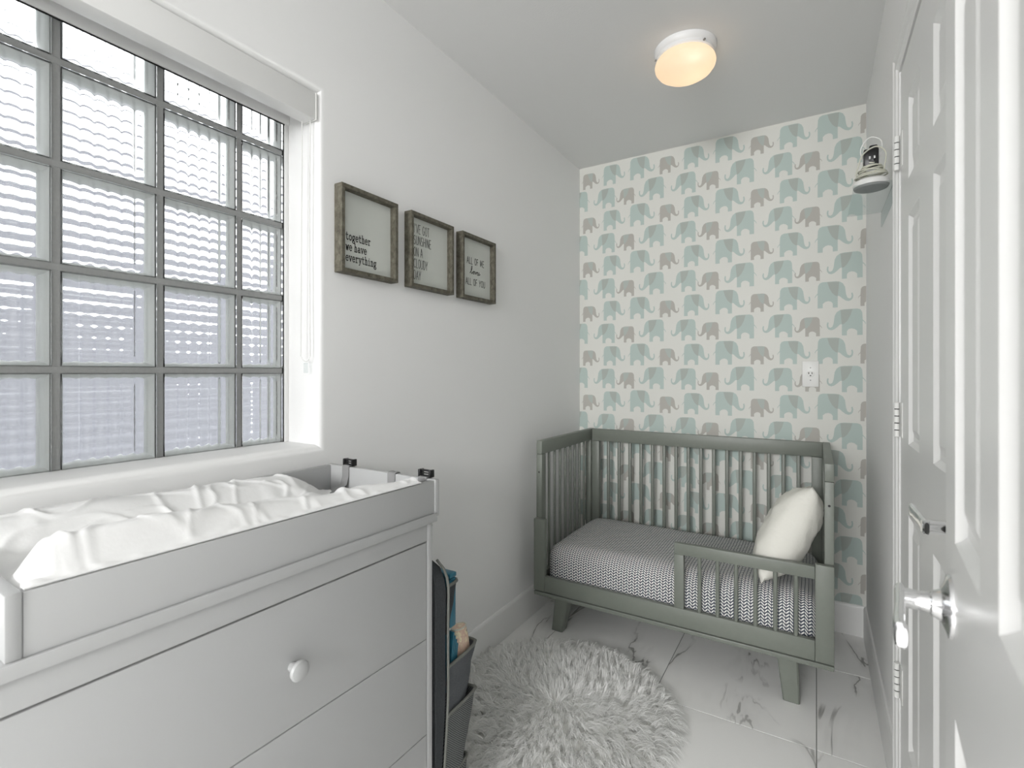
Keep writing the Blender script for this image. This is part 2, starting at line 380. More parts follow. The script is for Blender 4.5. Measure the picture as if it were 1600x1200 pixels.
# ------------------------------------------------------------------ window: mortar grid, glass blocks, frame
XW = -1.3602
ys = [0.3997 + k * 0.1947 for k in range(-2, 3)] + [0.932]     # mortar centre lines
ys[0] = -0.01
zs = [0.9989, 1.2156, 1.4322, 1.6489, 1.8656, 2.0822]
win = struct(empty('window_1', (XW, 0.46, 1.0)))
mg = 0.0085; DEP = 0.078
bm = nb()
for k, yv in enumerate(ys):
    if k in (0, len(ys) - 1): continue
    box(bm, XW - DEP + 0.006, XW - 0.004, yv - mg, yv + mg, HZ0 + 0.0005, 2.09, bev=0.002, seg=1)
for k, zv in enumerate(zs[1:-1]):
    box(bm, XW - DEP + 0.006, XW - 0.0035, HY0, HY1, zv - mg, zv + mg, bev=0.002, seg=1)
o = obj('mortar', bm, M['mortar'], win); o.matrix_parent_inverse = Matrix.Translation(win.location).inverted()
def block_mesh(w_, h_):
    """hollow block: front shell fluted vertically on its inner face, back shell fluted horizontally; white coated rim between"""
    bm = nb(); hw, hh = w_ / 2, h_ / 2; bd = min(0.02, w_ * .15)
    def shell(xo, xi, vertical, per):
        # outer flat face at xo, inner rippled face at xi
        def grid(nx, ny, fx, flipn):
            vs_ = [[bm.verts.new((fx(yy, zz), yy, zz)) for zz in [(-hh + 2 * hh * b / ny) for b in range(ny + 1)]] for yy in [(-hw + 2 * hw * a / nx) for a in range(nx + 1)]]
            for a in range(nx):
                for b in range(ny):
                    q = (vs_[a][b], vs_[a + 1][b], vs_[a + 1][b + 1], vs_[a][b + 1]); bm.faces.new(q[::-1] if flipn else q)
            return vs_
        def rip(yy, zz):
            ey = sm(-hw, -hw + bd, yy) * sm(-hw, -hw + bd, -yy); ez = sm(-hh, -hh + bd, zz) * sm(-hh, -hh + bd, -zz)
            t = (yy if vertical else zz) / per
            return xi + math.copysign(0.0034 if vertical else 0.0082, xi - xo) * 0.5 * (1 + math.cos(2 * math.pi * t)) * (0.05 + 0.95 * (ey * ez)) + math.copysign(0.004, xi - xo) * (1 - ey * ez)
        nx, ny = (max(24, int(w_ / per * 10)), 10) if vertical else (10, max(24, int(h_ / per * 10)))
        if vertical: ny = 24
        else: nx = 24
        A = grid(nx, ny, lambda a, b: xo, xo < xi); B = grid(nx, ny, rip, xo > xi)
        for a in range(nx):
            bm.faces.new((A[a][0], A[a + 1][0], B[a + 1][0], B[a][0])); bm.faces.new((A[a][ny], A[a + 1][ny], B[a + 1][ny], B[a][ny]))
        for b in range(ny):
            bm.faces.new((A[0][b], A[0][b + 1], B[0][b + 1], B[0][b])); bm.faces.new((A[nx][b], A[nx][b + 1], B[nx][b + 1], B[nx][b]))
    shell(0.0, -0.007, True, 0.0255); shell(-0.078, -0.071, False, 0.0265)
    fixn(bm)
    nf = len(bm.faces)
    def ring(o_, x): return [Vector((x, -hw + o_, -hh + o_)), Vector((x, hw - o_, -hh + o_)), Vector((x, hw - o_, hh - o_)), Vector((x, -hw + o_, hh - o_))]
    t = nb(); loft(t, [ring(0.0004, -0.014), ring(0.006, -0.020), ring(0.008, -0.039), ring(0.006, -0.058), ring(0.0004, -0.065)])
    merge(bm, t); bm.faces.ensure_lookup_table()
    for f_ in bm.faces[nf:]: f_.material_index = 1
    return bm
cache = {}
for a in range(len(ys) - 1):
    for b in range(len(zs) - 1):
        y0 = ys[a] + mg; y1 = ys[a + 1] - mg; z0 = zs[b] + mg if b else HZ0 + 0.001; z1 = zs[b + 1] - (mg if b < 4 else 0)
        if a == len(ys) - 2: y1 = 0.9195
        key = (round(y1 - y0, 4), round(z1 - z0, 4))
        if key in cache:
            o = bpy.data.objects.new('glass_block', cache[key]); COL.objects.link(o); o.parent = win
        else:
            o = obj('glass_block', block_mesh(*key), [M['glass'], M['glass_edge']], win, angle=50); cache[key] = o.data
        o.location = Vector((XW, (y0 + y1) / 2, (z0 + z1) / 2)) - win.location
inv = Matrix.Translation(win.location).inverted()
bm = nb(); box(bm, XW + 0.001, XW + 0.009, HY0, HY1, 1.953, 1.986, bev=0.0015); box(bm, XW + 0.001, XW + 0.006, HY0, HY1, 1.989, 2.02); o = obj('window_frame', bm, M['trim'], win); o.matrix_parent_inverse = inv
bm = nb(); box(bm, XW - 0.07, XW + 0.004, 0.9245, 0.9365, HZ0, 1.985, bev=0.001); o = obj('window_frame', bm, M['trim'], win); o.matrix_parent_inverse = inv
bm = nb(); box(bm, XW - 0.07, XW - 0.001, 0.9198, 0.9243, HZ0, 1.953); box(bm, XW + 0.0008, XW + 0.003, HY0, 0.924, 1.9495, 1.9528); box(bm, XW + .001, XW + 0.0085, HY0, .936, 1.9862, 1.9885)
o = obj('black_strip', bm, M['dark'], win); o.matrix_parent_inverse = inv  # black strips along the frame joints
# neighbouring wall seen through the blocks
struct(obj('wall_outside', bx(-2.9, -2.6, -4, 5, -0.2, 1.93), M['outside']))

# ------------------------------------------------------------------ doors
def panel_door(parent, W_, H_, T, panels, y_sign=1):
    """leaf in local coords: hinge edge at y=0, extends to y=W_ ; faces at x=0 (room side) and x=T. panels: (y0,y1,z0,z1)"""
    ysp = sorted({0, W_} | {p[0] for p in panels} | {p[1] for p in panels}); zsp = sorted({0.008, H_} | {p[2] for p in panels} | {p[3] for p in panels})
    bm = nb()
    for a in range(len(ysp) - 1):
        for b in range(len(zsp) - 1):
            cy, cz = (ysp[a] + ysp[a + 1]) / 2, (zsp[b] + zsp[b + 1]) / 2
            if any(p[0] < cy < p[1] and p[2] < cz < p[3] for p in panels): continue
            for x, fl in ((0, True), (T, False)):
                q = [bm.verts.new((x, ysp[a], zsp[b])), bm.verts.new((x, ysp[a + 1], zsp[b])), bm.verts.new((x, ysp[a + 1], zsp[b + 1])), bm.verts.new((x, ysp[a], zsp[b + 1]))]
                bm.faces.new(q[::-1] if fl else q)
    for yy in (0, W_): bm.faces.new([bm.verts.new(c) for c in ((0, yy, zsp[0]), (T, yy, zsp[0]), (T, yy, H_), (0, yy, H_))])
    for zz in (zsp[0], H_): bm.faces.new([bm.verts.new(c) for c in ((0, 0, zz), (T, 0, zz), (T, W_, zz), (0, W_, zz))])
    bmesh.ops.remove_doubles(bm, verts=bm.verts[:], dist=1e-5); fixn(bm)
    obj('door_leaf', bm, M['door'], parent)
    for (y0, y1, z0, z1) in panels:
        bm = nb(); steps = [(0, 0), (0.004, 0.004), (0.010, 0.0085), (0.016, 0.009), (0.020, 0.009), (0.040, 0.0025)]
        def rr(o_, x): return [Vector((x, y0 + o_, z0 + o_)), Vector((x, y1 - o_, z0 + o_)), Vector((x, y1 - o_, z1 - o_)), Vector((x, y0 + o_, z1 - o_))]
        front = [rr(i, d) for i, d in steps]; back = [rr(i, T - d) for i, d in steps]
        loft(bm, front[::-1] + back, True, True, True); bmesh.ops.remove_doubles(bm, verts=bm.verts[:], dist=1e-6); fixn(bm)
        obj('panel', bm, M['door'], parent, angle=12)
def lever(parent, y, z, side, ydir, L=0.105, rose=0.032):
    """lever handle: rose on face at x=side plane going towards -x (side=0) ; lever along ydir"""
    h = empty('handle'); h.parent = parent; h.location = (0, y, z); h.scale = (0.74, 1, 1)
    Mx = Matrix.Rotation(R(-90), 4, 'Y')
    obj('rose', revolve(nb(), [(rose, 0), (rose, 0.003), (rose * .97, 0.005), (rose * .80, 0.0065), (rose * .50, 0.012), (rose * .42, 0.020), (rose * .42, 0.022), (rose * .36, 0.0225)], 40, Mx), M['chrome'], h)
    obj('neck', revolve(nb(), [(0.0115, 0.018), (0.0125, 0.0225), (0.0105, 0.024), (0.0098, 0.034), (0.0105, 0.052), (0.0110, 0.062), (0.0095, 0.064)], 28, Mx), M['chrome'], h)
    pts = catmull([(-0.057, -0.013 * ydir, 0.000), (-0.058, 0.010 * ydir, 0.001), (-0.059, 0.040 * ydir, 0.002), (-0.061, 0.072 * ydir, 0.003), (-0.062, 0.092 * ydir, 0.002), (-0.060, L * ydir, 0.000)], 5)
    loops = []
    n = len(pts)
    for i, p in enumerate(pts):
        t = i / (n - 1); hh = 0.0125 - 0.003 * math.sin(t * math.pi) - (0.0035 if i in (0, n - 1) else 0); ww = 0.0060 + 0.0015 * t - (0.002 if i in (0, n - 1) else 0)
        loops.append([p + Vector((ww * math.copysign(abs(math.cos(q)) ** .6, math.cos(q)), 0, hh * math.copysign(abs(math.sin(q)) ** .6, math.sin(q)))) for q in [2 * math.pi * k / 20 for k in range(20)]])
    obj('lever', fixn(loft(nb(), loops, True, True, True)), M['chrome'], h)
    return h
# closed door in the right wall: hinges on its far edge
d1 = struct(empty('door_1', (0.190, 1.648, 0)))
d1.rotation_euler = (0, 0, math.pi); d1.scale = (-1, 1, 1)      # local +y runs towards the camera
cols = ((0.128, 0.276), (0.424, 0.572)); rows_ = ((0.30, 0.866), (1.037, 1.588), (1.676, 1.872))
panel_door(d1, 0.70, 1.992, 0.035, [(a, b, c, d) for a, b in cols for c, d in rows_])
lever(d1, 0.635, 0.967, 0, -1)
for zc in (1.787, 1.087, 0.401):
    bm = nb(); box(bm, -0.0015, 0.0005, 0.003, 0.034, -0.045, 0.045, bev=0.0004, seg=1)
    for k in range(5): cyl(bm, (-0.008, -0.004, -0.045 + 0.0184 * k), (-0.008, -0.004, -0.045 + 0.0184 * k + 0.0158), 0.0065, seg=12)
    h = obj('hinge', bm, M['plastic_w'], d1); h.location = (0, 0, zc)
    g = obj('hinge_pin', cyl(nb(), (-0.008, -0.004, -0.043), (-0.008, -0.004, 0.043), 0.0050, seg=10), M['dark'], h)
def casing():
    bm = nb(); prof = [(0, 0.010), (0.004, 0.0155), (0.012, 0.016), (0.020, 0.012), (0.034, 0.0115), (0.040, 0.0145), (0.056, 0.0145), (0.062, 0.010), (0.074, 0.009), (0.075, 0)]
    prof = [(0, 0)] + prof        # (distance from outer edge, projection)
    yo0, yo1, zo = DY0 - 0.078, DY1 + 0.082, DZ + 0.078
    loops = []
    for corner in ('a', 'b', 'c', 'd'):
        L = []
        for d, h in prof:
            y = yo1 - d if corner in 'ab' else yo0 + d; z = 0 if corner in 'ad' else zo - d
            L.append(Vector((XR - h, y, z)))
        loops.append(L)
    loft(bm, loops, False); return fixn(bm)
struct(obj('trim_1', casing(), M['trim'], angle=15))
struct(obj('trim_2', box(box(bx(XR, XR + 0.12, DY1, DY1 + 0.004, 0, DZ + .004), XR, XR + 0.12, DY0 - 0.004, DY0, 0, DZ + .004), XR, XR + 0.12, DY0, DY1, DZ, DZ + 0.004), M['trim']))
# open door beside the camera
d2 = struct(empty('door_2', (0.1242 - 0.51 * 0.080, 0.7295 - 0.51 * 0.9968, 0)))
d2.rotation_euler = (0, 0, -math.atan2(0.080, 0.9968))
cols2 = ((0.078, 0.222), (0.292, 0.434))
panel_door(d2, 0.51, 1.992, 0.035, [(0.51 - b, 0.51 - a, c, d) for a, b in cols2 for c, d in ((0.30, 0.866), (1.040, 1.588), (1.676, 1.872))])
lever(d2, 0.458, 0.967, 0, -1)

# ------------------------------------------------------------------ roller shade in the recess
rs = tag(empty('roller_shade', (XL - 0.06, 0.46, 1.935)), 'white roller shade cassette with a bead chain at the top of the window recess', 'roller shade')
I = Matrix.Translation(rs.location).inverted()
def part(name, bm, mat, parent, inv=None, **k):
    o = obj(name, bm, mat, parent, **k)
    if inv is not None: o.matrix_parent_inverse = inv
    return o
part('cassette', bx(-1.276, XL - 0.004, HY0 + 0.003, 0.931, 1.935, 2.012, bev=0.003), M['trim'], rs, I)
part('end_cap', bx(-1.276, XL - 0.0025, 0.9312, 0.9352, 1.934, 2.0125, bev=0.001), M['plastic_w'], rs, I)
bm = nb(); loop = []
yA, yB_, zt, zb_ = 0.912, 0.927, 1.934, 1.243
xA, xB_ = -1.262, -1.238
N = 190
for k in range(N):
    z = zt - (zt - zb_ - 0.015) * k / (N - 1); loop += [(xA + 0.003 * math.sin(z * 4), yA, z), (xB_ - 0.002 * math.sin(z * 5), yB_ - .004, z)]
for k in range(1, 9):
    a = math.pi * k / 9; loop.append(((xA + xB_) / 2 - (xB_ - xA) / 2 * math.cos(a), yA + (yB_ - .004 - yA) * k / 9, zb_ + 0.015 - 0.016 * math.sin(a)))
for p in loop:
    t = nb(); bmesh.ops.create_icosphere(t, subdivisions=1, radius=0.0021); merge(bm, t, Matrix.Translation(p))
part('bead_chain', bm, M['plastic_w'], rs, I)
part('chain_connector', bx(xA + 0.007, xA + 0.019, yA + 0.001, yA + 0.009, zb_ - 0.034, zb_ - 0.004, bev=0.002), M['acrylic'], rs, I)

# ------------------------------------------------------------------ lettered signs on the left wall
def ell(cx, cy, rx, ry, a0=0, a1=360, n=14):
    return [(cx + rx * math.cos(R(a0 + (a1 - a0) * k / n)), cy + ry * math.sin(R(a0 + (a1 - a0) * k / n))) for k in range(n + 1)]
G = {  # capital strokes in a 0.5 x 1 box : (advance, strokes)
 'I': (.16, [[(.08, 0), (.08, 1)]]), "'": (.14, [[(.07, 1), (.06, .82)]]), 'V': (.5, [[(0, 1), (.25, 0), (.5, 1)]]),
 'E': (.42, [[(.4, 1), (.02, 1), (.02, 0), (.4, 0)], [(.02, .52), (.33, .52)]]), 'F': (.40, [[(.4, 1), (.02, 1), (.02, 0)], [(.02, .52), (.33, .52)]]),
 'G': (.5, [ell(.26, .5, .24, .5, 45, 330) , [(.47, .25), (.47, .45), (.30, .45)]]), 'O': (.5, [ell(.25, .5, .24, .5, 0, 360, 18)]),
 'T': (.46, [[(0, 1), (.46, 1)], [(.23, 1), (.23, 0)]]), 'S': (.42, [ell(.21, .75, .19, .25, 40, 250, 9) + ell(.21, .26, .19, .26, 80, -140, 9)]),
 'U': (.5, [[(.03, 1), (.03, .25)] + ell(.25, .24, .22, .24, 180, 360, 9) + [(.47, 1)]]), 'N': (.5, [[(.03, 0), (.03, 1), (.47, 0), (.47, 1)]]),
 'H': (.5, [[(.03, 0), (.03, 1)], [(.47, 0), (.47, 1)], [(.03, .52), (.47, .52)]]), 'A': (.5, [[(0, 0), (.25, 1), (.5, 0)], [(.08, .33), (.42, .33)]]),
 'C': (.46, [ell(.25, .5, .24, .5, 50, 310)]), 'L': (.38, [[(.03, 1), (.03, 0), (.38, 0)]]), 'D': (.48, [[(.03, 0), (.03, 1), (.18, 1)] + ell(.18, .5, .28, .5, 90, -90, 10) + [(.03, 0)]]),
 'Y': (.48, [[(0, 1), (.24, .45), (.48, 1)], [(.24, .45), (.24, 0)]]), 'M': (.6, [[(.03, 0), (.05, 1), (.3, .15), (.55, 1), (.57, 0)]]), ' ': (.26, []),
 # lower case, typewriter slabs
 't': (.52, [[(.2, .86), (.2, .16)] + ell(.34, .14, .14, .13, 180, 330, 6), [(.05, .6), (.44, .6)]]), 'o': (.54, [ell(.27, .31, .21, .31, 0, 360, 16)]),
 'g': (.54, [ell(.24, .38, .17, .23, 0, 360, 14), [(.38, .55), (.50, .62)], [(.16, .17), (.10, .06), (.36, .02)] + ell(.26, -.14, .22, .14, 60, -240, 12)]),
 'e': (.54, [[(.07, .33), (.48, .33)] + ell(.27, .31, .21, .31, 5, 320, 14)]), 'h': (.56, [[(.04, .95), (.13, .95), (.13, 0)], [(.13, .42)] + ell(.27, .42, .14, .2, 180, 0, 8) + [(.41, 0)], [(.04, 0), (.22, 0)], [(.33, 0), (.5, 0)]]),
 'r': (.52, [[(.05, .6), (.16, .6), (.16, 0)], [(.16, .38), (.27, .56), (.38, .61), (.47, .54)], [(.05, 0), (.32, 0)]]), 'w': (.58, [[(.07, .61), (.18, 0), (.29, .5), (.40, 0), (.51, .61)], [(0, .61), (.15, .61)], [(.43, .61), (.58, .61)]]),
 'a': (.54, [[(.1, .52), (.22, .61), (.34, .58), (.39, .45), (.39, .08), (.5, .02)], ell(.23, .18, .16, .17, 0, 360, 12)]), 'v': (.54, [[(.07, .61), (.27, 0), (.47, .61)], [(0, .61), (.16, .61)], [(.38, .61), (.54, .61)]]),
 'y': (.54, [[(.07, .61), (.27, .04)], [(.47, .61), (.2, -.2), (.06, -.24)], [(0, .61), (.16, .61)], [(.38, .61), (.54, .61)]]), 'i': (.46, [[(.08, .61), (.23, .61), (.23, 0)], [(.05, 0), (.42, 0)], [(.22, .82), (.23, .86)]]),
 'n': (.56, [[(.04, .61), (.13, .61), (.13, 0)], [(.13, .42)] + ell(.27, .42, .14, .2, 180, 0, 8) + [(.41, 0)], [(.04, 0), (.22, 0)], [(.33, 0), (.5, 0)]]),
}
def strokes_mesh(items, wd):
    """items: list of polylines in (y,z) of the sign face -> raised ribbon mesh at local x=0..0.0004"""
    bm = nb()
    for pl in items:
        for a, b in zip(pl, pl[1:]):
            d = Vector((b[0] - a[0], b[1] - a[1])); L = d.length
            if L < 1e-7: continue
            d /= L; n = Vector((-d.y, d.x)) * wd / 2; a2 = Vector(a) - d * wd * .4; b2 = Vector(b) + d * wd * .4
            q = [bm.verts.new((0.0004, *p)) for p in (a2 - n, b2 - n, b2 + n, a2 + n)]; bm.faces.new(q)
    return bm
def text_lines(txt, y0, z0, size, xs, track=0.1, slant=0, align='l', width=0):
    adv = sum(G[c][0] + track for c in txt) - track
    y = y0 if align == 'l' else y0 + (width - adv * size * xs) / 2; out = []
    for c in txt:
        w_, st = G[c]
        for s_ in st: out.append([(y + (px + slant * pz) * size * xs, z0 + pz * size) for px, pz in s_])
        y += (w_ + track) * size * xs
    return out
def sign(y0, y1, z0, z1, label, lines, wd, name='framed_sign'):
    s_ = tag(empty(name, (XL, (y0 + y1) / 2, (z0 + z1) / 2)), label, 'sign', 'three lettered signs on the left wall')
    hw, hh = (y1 - y0) / 2, (z1 - z0) / 2; b = 0.0125; D = 0.034
    for (a0, a1, c0, c1) in ((-hw, hw, hh - b, hh), (-hw, hw, -hh, -hh + b), (-hw, -hw + b, -hh + b, hh - b), (hw - b, hw, -hh + b, hh - b)):
        obj('frame_bar', bx(0.0005, D, a0, a1, c0, c1, bev=0.0008, seg=1), M['wood'], s_)
    bo = obj('board', bx(0.001, 0.010, -hw + b, hw - b, -hh + b, hh - b), M['board'], s_)
    t = obj('lettering', strokes_mesh(lines, wd), M['ink'], bo, smooth=False); t.location = (0.0101, 0, 0)
    t['label'] = 'black lettering'
    return s_
L1 = []
for k, t in enumerate(('together', 'we have', 'everything')): L1 += text_lines(t, -.082, -.026 - .032 * k, .0250, .80, .09)
sign(.992, 1.224, 1.508, 1.770, 'wood framed sign reading together we have everything, nearest the window', L1, .0029)
L2 = []
for k, t in enumerate(("I'VE GOT", 'SUNSHINE', 'ON A', 'CLOUDY', 'DAY')): L2 += text_lines(t, -.081, .066 - .041 * k, .031, .66, .15)
sign(1.287, 1.524, 1.508, 1.770, "wood framed sign reading I've got sunshine on a cloudy day, in the middle", L2, .0021)
L3 = text_lines('ALL OF ME', 0, .018, .026, .88, .20, 0, 'c', 0) + text_lines('ALL OF YOU', 0, -.068, .026, .88, .20, 0, 'c', 0)
sc_pts = [(-.040, -.020), (-.030, -.008), (-.024, .006), (-.028, .009), (-.032, -.012), (-.028, -.021), (-.020, -.014), (-.014, -.010), (-.018, -.018), (-.013, -.021), (-.009, -.014), (-.011, -.010), (-.004, -.011), (-.002, -.020), (.004, -.012), (.005, -.010), (.010, -.014), (.016, -.010), (.012, -.009), (.011, -.018), (.017, -.021), (.024, -.009), (.026, -.016), (.022, -.021), (.034, -.015)]
L3.append([(p.x, p.y) for p in catmull([(a, b, 0) for a, b in sc_pts], 4)])
sign(1.579, 1.818, 1.508, 1.770, 'wood framed sign reading all of me loves all of you, nearest the crib', L3, .0026)

# ------------------------------------------------------------------ toddler crib
crib = tag(empty('toddler_crib', (-0.54, 2.4, 0)), 'grey green wooden crib converted to a toddler bed with a short guard rail', 'crib')
CI = Matrix.Translation(crib.location).inverted()
X0, X1, YF, YK = -1.133, 0.055, 2.060, 2.742
def cp(name, bm, parent=crib, mat='crib'): return part(name, bm, M[mat], parent, CI if parent is crib else None)
ZT = 0.888; PT = 0.029
# base board and splayed legs
cp('base_board', bx(X0, X1, YF, YK, 0.1705, 0.188, bev=0.0025))
cp('mattress_board', bx(X0 + PT + .002, X1 - PT - .002, 2.09, 2.70, 0.1925, 0.205, bev=0.001))
for sx in (0, 1):
    for sy in (0, 1):
        xt = (-1.0, -0.09)[sx]; xb = (-1.037, -0.077)[sx]; yt = (2.115, 2.67)[sy]
        yb = (2.135, 2.67)[sy]
        if sx == 1: yb = (2.125, 2.67)[sy]
        bm = nb()
        loops = []
        for k in range(2):
            z = (0.172, 0.0005)[k]; cx = (xt, xb)[k]; cy = (yt, yb)[k]; hx, hy = ((0.034, 0.033), (0.0275, 0.027))[k]; c_ = 0.005
            loops.append([Vector((cx + a, cy + b, z)) for a, b in ((-hx + c_, -hy), (hx - c_, -hy), (hx, -hy + c_), (hx, hy - c_), (hx - c_, hy), (-hx + c_, hy), (-hx, hy - c_), (-hx, -hy + c_))])
        loft(bm, loops, True, True, True); fixn(bm); cp('leg', bm)
# end panels
for sx in (0, 1):
    xa, xb = ((X0, X0 + PT), (X1 - PT, X1))[sx]; y0, y1 = YF + 0.026, YK
    e = empty('end_panel'); e.parent = crib; e.matrix_parent_inverse = CI
    obj('top_rail', bx(xa, xb, y0, y1, ZT - 0.063, ZT, bev=0.002), M['crib'], e)
    obj('post', bx(xa, xb, y0, y0 + 0.042, 0.1925, ZT - 0.0642, bev=0.002), M['crib'], e)
    obj('post', bx(xa, xb, y1 - 0.06, y1, 0.1925, ZT - 0.0642, bev=0.002), M['crib'], e)
    obj('bottom_rail', bx(xa + .002, xb - .002, y0 + 0.042, y1 - 0.06, 0.1925, 0.262, bev=0.002), M['crib'], e)
    n = 8; a, b = y0 + 0.042, y1 - 0.06
    for k in range(n):
        yc = a + (b - a) * (k + 1) / (n + 1)
        obj('slat', bx((xa + xb) / 2 - 0.0055, (xa + xb) / 2 + 0.0055, yc - 0.0065, yc + 0.0065, 0.255, ZT - 0.062, bev=0.0035), M['crib'], e)
    obj('bolt_hole', cyl(nb(), ((xa + xb) / 2, y0 - 0.0006, 0.74), ((xa + xb) / 2, y0 + 0.004, 0.74), 0.0042, seg=12), M['dark'], e)
    if sx == 0:
        for zz in (0.752, 0.60): obj('bolt', cyl(nb(), (xb - .001, y1 - 0.03, zz), (xb + 0.0015, y1 - 0.03, zz), 0.004, seg=10), M['chrome'], e)
# back panel
e = empty('back_panel'); e.parent = crib; e.matrix_parent_inverse = CI
bx0, bx1 = X0 + PT + 0.001, X1 - PT - 0.001; by0, by1 = 2.702, 2.732
obj('top_rail', bx(bx0, bx1, by0, by1, ZT - 0.067, ZT, bev=0.002), M['crib'], e)
obj('post', bx(bx0, bx0 + 0.042, by0, by1, 0.21, ZT - 0.0682, bev=0.002), M['crib'], e)
obj('post', bx(bx1 - 0.042, bx1, by0, by1, 0.21, ZT - 0.0682, bev=0.002), M['crib'], e)
obj('bottom_rail', bx(bx0 + .042, bx1 - .042, by0, by1, 0.21, 0.27, bev=0.002), M['crib'], e)
for k in range(17):
    xc = -1.009 + 0.06262 * k
    if xc > bx1 - 0.05: break
    obj('slat', bx(xc - 0.0085, xc + 0.0085, by0 + 0.006, by1 - 0.006, 0.265, ZT - 0.066, bev=0.005), M['crib'], e)
# toddler front with guard rail
e = empty('toddler_rail'); e.parent = crib; e.matrix_parent_inverse = CI
fy0, fy1 = YF, YF + 0.025
obj('post', bx(X0, X0 + 0.057, fy0, fy1, 0.1925, 0.526, bev=0.002), M['crib'], e)
obj('post', bx(X1 - 0.057, X1, fy0, fy1, 0.1925, 0.534, bev=0.002), M['crib'], e)
obj('bottom_rail', bx(X0 + 0.0575, X1 - 0.0575, fy0 + 0.001, fy1 - 0.001, 0.1925, 0.264, bev=0.002), M['crib'], e)
obj('guard_post', bx(-0.489, -0.451, fy0, fy1, 0.2645, 0.480, bev=0.002), M['crib'], e)
obj('guard_top_rail', bx(-0.489, X1 - 0.0575, fy0, fy1, 0.4805, 0.526, bev=0.003), M['crib'], e)
for xc in (-.393, -.3265, -.26, -.1935, -.1275, -.061):
    obj('guard_slat', cyl(nb(), (xc, (fy0 + fy1) / 2, 0.262), (xc, (fy0 + fy1) / 2, 0.483), 0.0078, seg=14), M['crib'], e)

# mattress with fitted sheet
def mattress():
    bm = nb(); x0, x1, y0, y1, z0, z1 = X0 + PT + 0.008, X1 - PT - 0.012, 2.094, 2.694, 0.206, 0.405
    t = bx(x0, x1, y0, y1, z0, z1); bmesh.ops.subdivide_edges(t, edges=t.edges[:], cuts=20, use_grid_fill=True)
    cx, cy, cz = (x0 + x1) / 2, (y0 + y1) / 2, (z0 + z1) / 2; hx, hy, hz = (x1 - x0) / 2, (y1 - y0) / 2, (z1 - z0) / 2; r = 0.075
    for v in t.verts:
        p = Vector((v.co.x - cx, v.co.y - cy, v.co.z - cz))
        rz = r if p.z > 0 else 0.03
        q = Vector((max(-hx + r, min(hx - r, p.x)), max(-hy + r, min(hy - r, p.y)), max(-hz + rz, min(hz - rz, p.z))))
        d = p - q
        if d.length > 1e-6:
            m_ = max(abs(d.x) / r, abs(d.y) / r, abs(d.z) / rz); dn = Vector((d.x / r, d.y / r, d.z / rz)); dn.normalize()
            p = q + Vector((dn.x * r * m_, dn.y * r * m_, dn.z * rz * m_))
        nn = noise.noise(Vector((v.co.x * 7, v.co.y * 7, v.co.z * 7)))
        p.z += 0.004 * nn * (1 if p.z > 0 else 0)
        v.co = Vector((cx, cy, cz)) + p
    merge(bm, t); return bm
mt = obj('mattress', mattress(), M['sheet'], angle=80)
tag(mt, 'crib mattress in a navy and white herringbone fitted sheet', 'mattress')

# pillow leaning in the corner
def pillow():
    bm = nb(); n = 30; A, B, T = 0.205, 0.175, 0.088; rows = {}
    for side in (1, -1):
        for i in range(n + 1):
            for j in range(n + 1):
                a, b = -1 + 2 * i / n, -1 + 2 * j / n
                edge = i in (0, n) or j in (0, n)
                if side == -1 and edge: continue
                pin = 1 - 0.10 * (1 - abs(b) ** 2) * abs(a) ** 4 * 1.0
                pin2 = 1 - 0.10 * (1 - abs(a) ** 2) * abs(b) ** 4
                t = ((1 - abs(a) ** 2.6) * (1 - abs(b) ** 2.6)) ** 0.55 * T
                wv = 0.007 * noise.noise(Vector((a * 3, b * 3, side * 4))) + 0.006 * noise.noise(Vector((a * 8 + b * 3, b * 3, 3)))
                rows[(side, i, j)] = bm.verts.new((a * A * pin, b * B * pin2, side * (t + (wv if t > .01 else 0)) + (0.008 * math.sin(a * 5 + b * 3) if edge else 0)))
    g = lambda s_, i, j: rows.get((s_, i, j)) or rows[(1, i, j)]
    for side in (1, -1):
        for i in range(n):
            for j in range(n):
                q = (g(side, i, j), g(side, i + 1, j), g(side, i + 1, j + 1), g(side, i, j + 1)); bm.faces.new(q if side == 1 else q[::-1])
    return bm
pl = obj('pillow', pillow(), M['pillow'], angle=80)
e1 = Vector((0.40, 0.16, 0.82)).normalized(); e2 = Vector((-0.14, 0.97, -0.42)); e2 = (e2 - e1 * e2.dot(e1)).normalized(); e3 = e1.cross(e2)
if e3.x > 0: e3 = -e3; 
mw = Matrix(((e1.x, e2.x, e3.x, -0.096), (e1.y, e2.y, e3.y, 2.275), (e1.z, e2.z, e3.z, 0.578), (0, 0, 0, 1)))
pl.matrix_world = mw
tag(pl, 'plump cream pillow propped against the end of the crib', 'pillow')

# ------------------------------------------------------------------ changing dresser and tray
DR = Matrix.Translation((-0.80, 0.58, 0)) @ Matrix.Rotation(R(-1.2), 4, 'Z')
dr = tag(empty('dresser'), 'white dresser with three wide drawers below the window', 'dresser'); dr.matrix_world = DR
